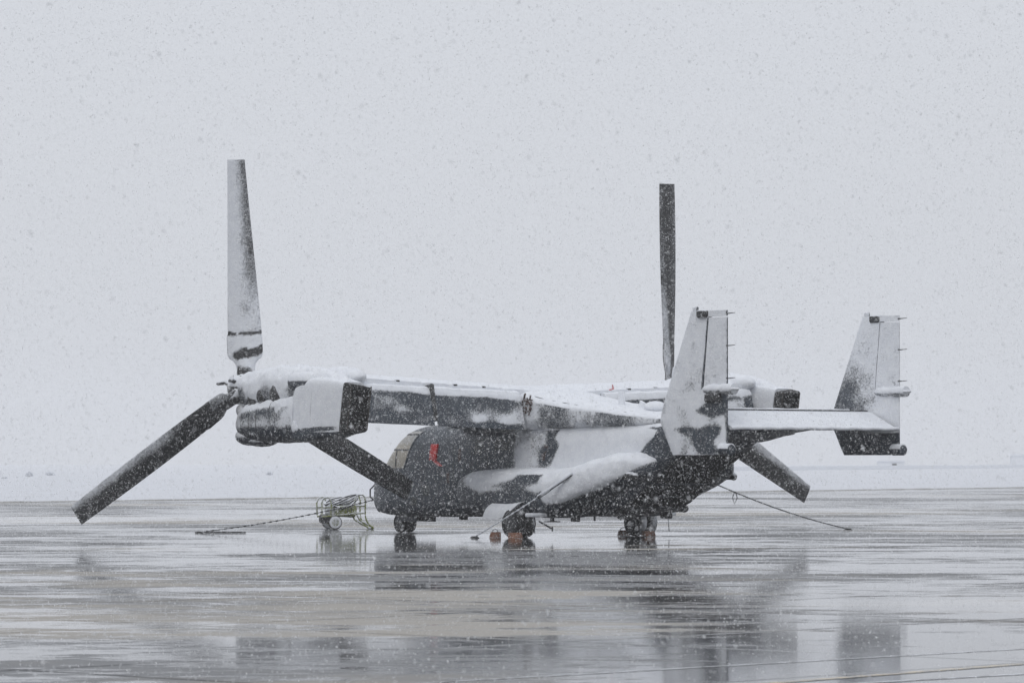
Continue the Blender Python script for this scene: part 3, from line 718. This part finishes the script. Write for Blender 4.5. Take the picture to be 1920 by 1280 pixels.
for yy, dx in ((-.34, -.30), (.34, -.30)):
    w = MB().lathe([(-.055, .10), (-.06, .15), (-.035, .195), (.035, .195), (.06, .15), (.055, .10)], (dx, yy, .197), 'y', 28).go('wheel', M['tyre'], C, lambda co, no: .15 + .75 * (np.abs(no[:, 1]) > .5))
    MB().lathe([(-.062, .03), (-.06, .10), (.06, .10), (.062, .03)], (dx, yy, .197), 'y', 16).go('rim', M['cart'], w, .5)
MB().tube([(-.3, -.36, .197), (-.3, .36, .197)], .02).box((-.5, 0, .3), (.3, .3, .25), bev=.04).go('axle', M['metal'], C, .35)
hs = MB()
for k in range(5):
    a = []
    for i in range(41):
        th = 2 * math.pi * i / 40; rx, ry = .50 + .02 * k, .20
        a.append((-.02 + rx * .86 * math.cos(th), ry * math.sin(th), .72 + .035 * k + .12 * math.cos(th) + .05 * math.sin(2 * th + k)))
    hs.tube(a, .024, 7)
hs.tube([(-.32, -.28, .66), (-.1, -.31, .58), (.16, -.30, .66), (.36, -.26, .84), (.42, -.1, .92)], .03, 8)
hs.go('hose_coil', M['hose'], C, lambda co, no: .15 + .75 * (no[:, 2] > .25))

# ================================================================= ground
k = NT('wet_apron_concrete'); v = k.mapping()
vs = k.mapping(sc=(.40, 1, 1), rot=(0, 0, R(-4))); vr = k.mapping(rot=(0, 0, R(-47)))
n1 = k.noise(v, .06, 4, .55, .4)        # broad wet and drained areas
n2 = k.noise(vs, .42, 7, .68, .5); n3 = k.noise(vs, 2.6, 6, .72); n6 = k.noise(vs, 9, 4, .7)
n4 = k.noise(k.mapping(sc=(.7, 1, 1)), .055, 3, .5)
n5 = k.noise(v, 14, 4, .7)
pud = k.math('ADD', k.math('ADD', k.math('MULTIPLY', n1, .34), k.math('MULTIPLY', n2, .48)), k.math('ADD', k.math('MULTIPLY', n3, .30), k.math('MULTIPLY', n6, .14)))
sw = k.n('ShaderNodeSeparateXYZ'); k.l(v, sw.inputs[0]); X_, Y_ = sw.outputs['X'], sw.outputs['Y']
wob = k.math('MULTIPLY', k.math('SUBTRACT', n1, .5), 14.)
right = k.math('MULTIPLY', k.mr(k.math('ADD', X_, wob), .0, 5.), k.mr(Y_, 62., 48.))
left = k.math('MULTIPLY', k.math('MULTIPLY', k.mr(k.math('ADD', X_, wob), 5., .0), k.mr(Y_, 40., 44.)), k.mr(Y_, 66., 54.))
pud = k.math('ADD', pud, k.math('SUBTRACT', k.math('MULTIPLY', left, .020), k.math('MULTIPLY', right, .055)))
dry = k.mr(pud, .618, .662)             # 1 = rough wet concrete, 0 = standing water
slush = k.mr(k.math('ADD', k.math('ADD', k.math('MULTIPLY', n4, .75), k.math('MULTIPLY', n2, .35)), k.math('MULTIPLY', left, .12)), .57, .67)
sp_ = k.n('ShaderNodeSeparateXYZ'); k.l(vr, sp_.inputs[0])
def joint(o, per, w, ph=0.):
    q = k.math('PINGPONG', k.math('ADD', o, ph + 600), per / 2)
    return k.mr(q, w * .35, w, 1, 0)
nj = k.math('MULTIPLY', k.math('SUBTRACT', n2, .5), .25)
j1 = joint(k.math('ADD', sp_.outputs['Y'], nj), 6.1, .09, 0.4); j2 = joint(k.math('ADD', sp_.outputs['X'], nj), 7.6, .09)
jt = k.math('MAXIMUM', j1, j2); jt = k.math('MULTIPLY', jt, k.mr(n1, .38, .55, .15, 1))
base = k.mix(k.mr(n3, .3, .7), (.060, .061, .064), (.032, .033, .036))
base = k.mix(k.math('MULTIPLY', slush, .85), base, (.36, .335, .295))
base = k.mix(k.mr(n5, .64, .72, 0, .55), base, (.6, .61, .63))
base = k.mix(k.math('MULTIPLY', jt, .5), base, (.02, .02, .02))
k.l(base, k.b.inputs['Base Color'])
rough = k.math('ADD', k.mr(dry, 0, 1, .06, .36), k.math('MULTIPLY', k.math('MULTIPLY', slush, dry), .25))
rough = k.math('ADD', rough, k.math('MULTIPLY', jt, .3), clamp=True)
k.l(rough, k.b.inputs['Roughness']); k.b.inputs['IOR'].default_value = 1.42
hgt = k.math('ADD', k.math('MULTIPLY', n5, k.mr(dry, 0, 1, .08, 1.)), k.math('MULTIPLY', n3, k.mr(dry, 0, 1, .1, 1.2)))
k.l(k.bump(hgt, .006, .35), k.b.inputs['Normal'])
M['apron'] = k.m
k = NT('snow_covered_grass'); v = k.mapping(); a = k.noise(v, .25, 6, .7); b = k.noise(v, 6, 4, .7)
k.l(k.mix(k.mr(k.math('ADD', k.math('MULTIPLY', a, .6), k.math('MULTIPLY', b, .4)), .52, .72), (.66, .675, .71), (.40, .395, .37)), k.b.inputs['Base Color'])
k.b.inputs['Roughness'].default_value = 1; k.l(k.bump(b, .05), k.b.inputs['Normal']); M['grass'] = k.m
k = NT('worn_line_paint'); f = k.noise(k.mapping(), 5, 5, .7)
k.l(k.mix(k.mr(f, .42, .6), (.50, .40, .22), (.16, .155, .14)), k.b.inputs['Base Color']); k.b.inputs['Roughness'].default_value = .22; M['yellow'] = k.m
k = NT('slush_ridge_snow'); f = k.noise(k.mapping(), 3, 5, .7)
k.l(k.mix(k.mr(f, .42, .6), (.7, .72, .75), (.25, .25, .26)), k.b.inputs['Base Color']); k.b.inputs['Roughness'].default_value = .5; M['slush'] = k.m

def sheet(name, pts, z, mat, label=None):
    o = build(name, [(x, y, z) for x, y in pts], [tuple(range(len(pts)))], mat, smooth=False); tag(o, label, kind='structure'); return o
def gz(y): return 0.
E0, E1 = Vector((-23.4, 176.5)), Vector((36.1, 271.5)); ed = (E1 - E0).normalized()
rows = [-100, 0, 40, 80, 110, 130, 160, 200, 260, 400, 700, 1050]
def rowsheet(name, mat, z, xl, xr, rows):
    v, f = [], []
    for i, y in enumerate(rows):
        v += [(xl(y), y, gz(y) + z), (xr(y), y, gz(y) + z)]
        if i: f.append((2 * i - 2, 2 * i - 1, 2 * i + 1, 2 * i))
    o = build(name, v, f, mat, smooth=True); tag(o, kind='structure'); return o
rowsheet('ground', M['grass'], -.008, lambda y: -1500, lambda y: 1500, [-200] + rows + [1600])
rowsheet('apron', M['apron'], 0, lambda y: E0.x + (y - E0.y) * ed.x / ed.y, lambda y: 640, rows)
# turf lip along the apron edge
m = MB(); rings = []
nrm = Vector((-ed.y, ed.x))
for i, t_ in enumerate(np.linspace(-160, 320, 900)):
    p = E0 + ed * t_; h = .04 + .05 * mn.noise(Vector((t_ * .45, 0, 0))) + .03 * mn.noise(Vector((t_ * 2.1, 3, 0)))
    w = .5 + .25 * mn.noise(Vector((t_ * .3, 7, 0)))
    g = gz(p.y); rings.append([(p.x, p.y, g + .002), (p.x + nrm.x * .1, p.y + nrm.y * .1, g + max(.02, h)), (p.x + nrm.x * w, p.y + nrm.y * w, g + max(.02, h * .9)), (p.x + nrm.x * (w + 2), p.y + nrm.y * (w + 2), g - .012)])
tag(m.rings(rings, closed=False, cap=False).go('grass_verge', plain('brown_winter_turf', (.42, .41, .39), .9, var=.5), None, 0), kind='structure')
def strip(name, a, b, w, z, mat):
    a, b = Vector(a), Vector(b); d = (b - a).normalized(); n_ = Vector((-d.y, d.x)) * w / 2; v, f = [], []
    for i in range(31):
        p = a + d * (-6 + i * 1.4)
        for q in (p - n_, p + n_): v.append((q.x, q.y, gz(q.y) + z))
        if i: f.append((2 * i - 2, 2 * i - 1, 2 * i + 1, 2 * i))
    return tag(build(name, v, f, mat), kind='structure')
strip('painted_line', (2.55, 34.19), (4.92, 37.06), .16, .004, M['yellow'])
strip('painted_line', (2.99, 33.78), (4.69, 35.3), .08, .004, M['slush'])
strip('slush_ridge', (1.29, 35.93), (5.31, 40.0), .06, .004, M['slush'])

# ================================================================= far field
def shrub(x, y, w, h, label, seed):
    rr = random.Random(seed); t = empty('shrub', (x, y, 0)); tag(t, label, 'shrub', 'snowy shrubs on the field')
    m = MB()
    for i in range(26):
        a = rr.uniform(0, 6.28); l = rr.uniform(.4, 1); bx, by = math.cos(a) * w * .5 * l, math.sin(a) * w * .5 * l
        m.tube([(bx * .2, by * .2, 0), (bx * .6, by * .6, h * .5 * rr.uniform(.6, 1)), (bx, by, h * rr.uniform(.6, 1))], [.04, .03, .012], 5)
    m.go('stem', M['shrub'], t, .72)  # snow raised beyond real cover, so distance haze is in the colour
    m = MB()
    for i in range(240):
        a = rr.uniform(0, 6.28); l = rr.random() ** .5; zz = rr.uniform(.15, 1) * h * (1 - .5 * l * l); c = Vector((math.cos(a) * w * .5 * l, math.sin(a) * w * .5 * l, zz)); s_ = .05 + rr.random() * .08
        u = Vector((rr.uniform(-1, 1), rr.uniform(-1, 1), rr.uniform(-1, 1))).normalized(); w_ = u.orthogonal().normalized()
        m.add([tuple(c + u * s_), tuple(c + w_ * s_), tuple(c - u * s_), tuple(c - w_ * s_)], [(0, 1, 2, 3)])
    m.go('foliage', M['shrub'], t, .78)  # paler than its own snow, the haze painted in as above
shrub(-57.0, 455.4, .9, .55, 'faint low shrub in the white field, second from the left edge', 1)
shrub(-58.3, 487, 1.3, .5, 'wider faint shrub in the white field, third from the left edge', 2)
shrub(-53.1, 403.4, .6, .16, 'tiny dark tuft in the white field at the left edge', 3)
shrub(-31.7, 504.2, .8, .5, 'lone faint shrub in the field above the hand cart', 4)
# long low wall across the field, two far buildings
t = empty('boundary_wall', (80, 810, 0)); tag(t, 'long low grey wall running across the far field on the right', 'wall')
rings = []
for i in range(61):
    u = i / 60; x = 20 + u * 260 - 80; y = 640 + u * 760 - 810; h = .75 + .12 * mn.noise(Vector((u * 14, 0, 0)))
    rings.append([(x, y, 0), (x, y, h), (x - .6, y + .4, h), (x - .6, y + .4, 0)])
MB().rings(rings).go('wall', M['farwall'], t, .68)  # snow amount also pales the wall in place of distance haze
for (x, y, w, h, lab) in ((82, 835, 5.5, 1.9, 'low pale shed barely visible in the snowfall beyond the far wall'), (134.5, 1008, 8, 3.6, 'dim taller hut at the right edge beyond the far wall')):
    t = empty('far_building', (x, y, 0)); tag(t, lab, 'building')
    MB().box((0, 0, h * .42), (w, 5, h * .84)).go('wall', M['farwall'], t, .72)  # pale tone carries haze as well as snow
    MB().rings([[(-w * .55, yy, h * .84), (w * .55, yy, h * .84), (w * .5, yy, h), (-w * .5, yy, h)] for yy in (-2.8, 2.8)]).go('roof', M['farwall'], t, 1.)
    MB().box((w * .1, -2.53, h * .33), (1.0, .06, h * .6)).go('door', M['metal'], t, .1)

# ================================================================= falling snow
def flakes(name, N, y0, y1, rmin, rmax, mat):
    # uniform density in a wedge wider than the view
    out_ = []; M_ = 0
    while M_ < N:
        n = N * 3; y = rng.uniform(y0, y1, n); hw = .15 * y + 2.5; ht = 2.2 + .135 * y
        keep = rng.random(n) < (hw * ht) / ((.15 * y1 + 2.5) * (2.2 + .135 * y1)); y = y[keep]; hw = hw[keep]; ht = ht[keep]
        x = rng.uniform(-1, 1, len(y)) * hw; z = rng.uniform(.01, 1, len(y)) * ht
        out_.append(np.stack([x, y, z], 1)); M_ += len(y)
    P = np.concatenate(out_)[:N]
    P = P[rng.random(len(P)) < np.clip(.72 + .55 * np.sin(P[:, 0] * .9 + P[:, 1] * .23) * np.sin(P[:, 2] * 1.1 - P[:, 1] * .11 + 1), .2, 1)]; N = len(P)
    # gusts thin and thicken the fall
    r = rmin + (rmax - rmin) * rng.random(N) ** 2.5
    base = np.array([(1, .1, .25), (.15, 1, -.2), (-1, -.1, .25), (-.1, -1, -.2)], float)   # flat, slightly bent crystals
    tri = np.array([(0, 1, 2), (0, 2, 3)])
    q = rng.normal(size=(N, 4)); q /= np.linalg.norm(q, axis=1)[:, None]; w, a, b, c = q.T
    Rm = np.stack([1-2*(b*b+c*c), 2*(a*b-w*c), 2*(a*c+w*b), 2*(a*b+w*c), 1-2*(a*a+c*c), 2*(b*c-w*a), 2*(a*c-w*b), 2*(b*c+w*a), 1-2*(a*a+b*b)], 1).reshape(N, 3, 3)
    sc = rng.uniform(.6, 1.15, (N, 1, 3)); V = (base[None] * sc) @ Rm.transpose(0, 2, 1) * r[:, None, None] * np.array([1, 1, 1.25]) + P[:, None, :]
    V = V.reshape(-1, 3); F = (tri[None] + (np.arange(N) * 4)[:, None, None]).reshape(-1)
    me = bpy.data.meshes.new(name); me.vertices.add(len(V)); me.vertices.foreach_set('co', V.astype(np.float32).ravel())
    me.loops.add(len(F)); me.loops.foreach_set('vertex_index', F.astype(np.int32))
    nf = len(F) // 3; me.polygons.add(nf); me.polygons.foreach_set('loop_start', np.arange(nf, dtype=np.int32) * 3)
    me.update(); me.validate(); me.materials.append(mat)
    return me
k = NT('snow_flake'); k.t.nodes.remove(k.b)
d = k.n('ShaderNodeBsdfDiffuse'); tr = k.n('ShaderNodeBsdfTranslucent'); mx = k.n('ShaderNodeMixShader')
d.inputs[0].default_value = (.97, .98, .99, 1); tr.inputs[0].default_value = (.97, .98, .99, 1); mx.inputs[0].default_value = .5
k.l(d.outputs[0], mx.inputs[1]); k.l(tr.outputs[0], mx.inputs[2]); k.l(mx.outputs[0], k.out.inputs[0]); M['flake'] = k.m
me1 = flakes('falling_snow', 800000, 14, 97, .0040, .0088, M['flake'])
o = bpy.data.objects.new('falling_snow', me1); COL.objects.link(o); tag(o, 'snowflakes falling between the camera and the aircraft', 'snowfall', kind='stuff')
me2 = flakes('falling_snow', 90000, 99, 230, .006, .010, M['flake'])
o = bpy.data.objects.new('falling_snow', me2); COL.objects.link(o); tag(o, 'snowflakes falling behind the aircraft', 'snowfall', kind='stuff')

# ================================================================= haze
hz = NT('haze_air'); hz.t.nodes.remove(hz.b); pv = hz.n('ShaderNodeVolumePrincipled')
pv.inputs['Color'].default_value = (.98, .985, .995, 1); pv.inputs['Density'].default_value = .0005; pv.inputs['Anisotropy'].default_value = .2
hz.l(pv.outputs[0], hz.out.inputs['Volume'])
m = MB().box((0, 700, 14), (3200, 1900, 32)); o = m.go('haze', hz.m, None, 0, smooth=False)
tag(o, 'thin snowy haze over the airfield', 'haze', kind='stuff')
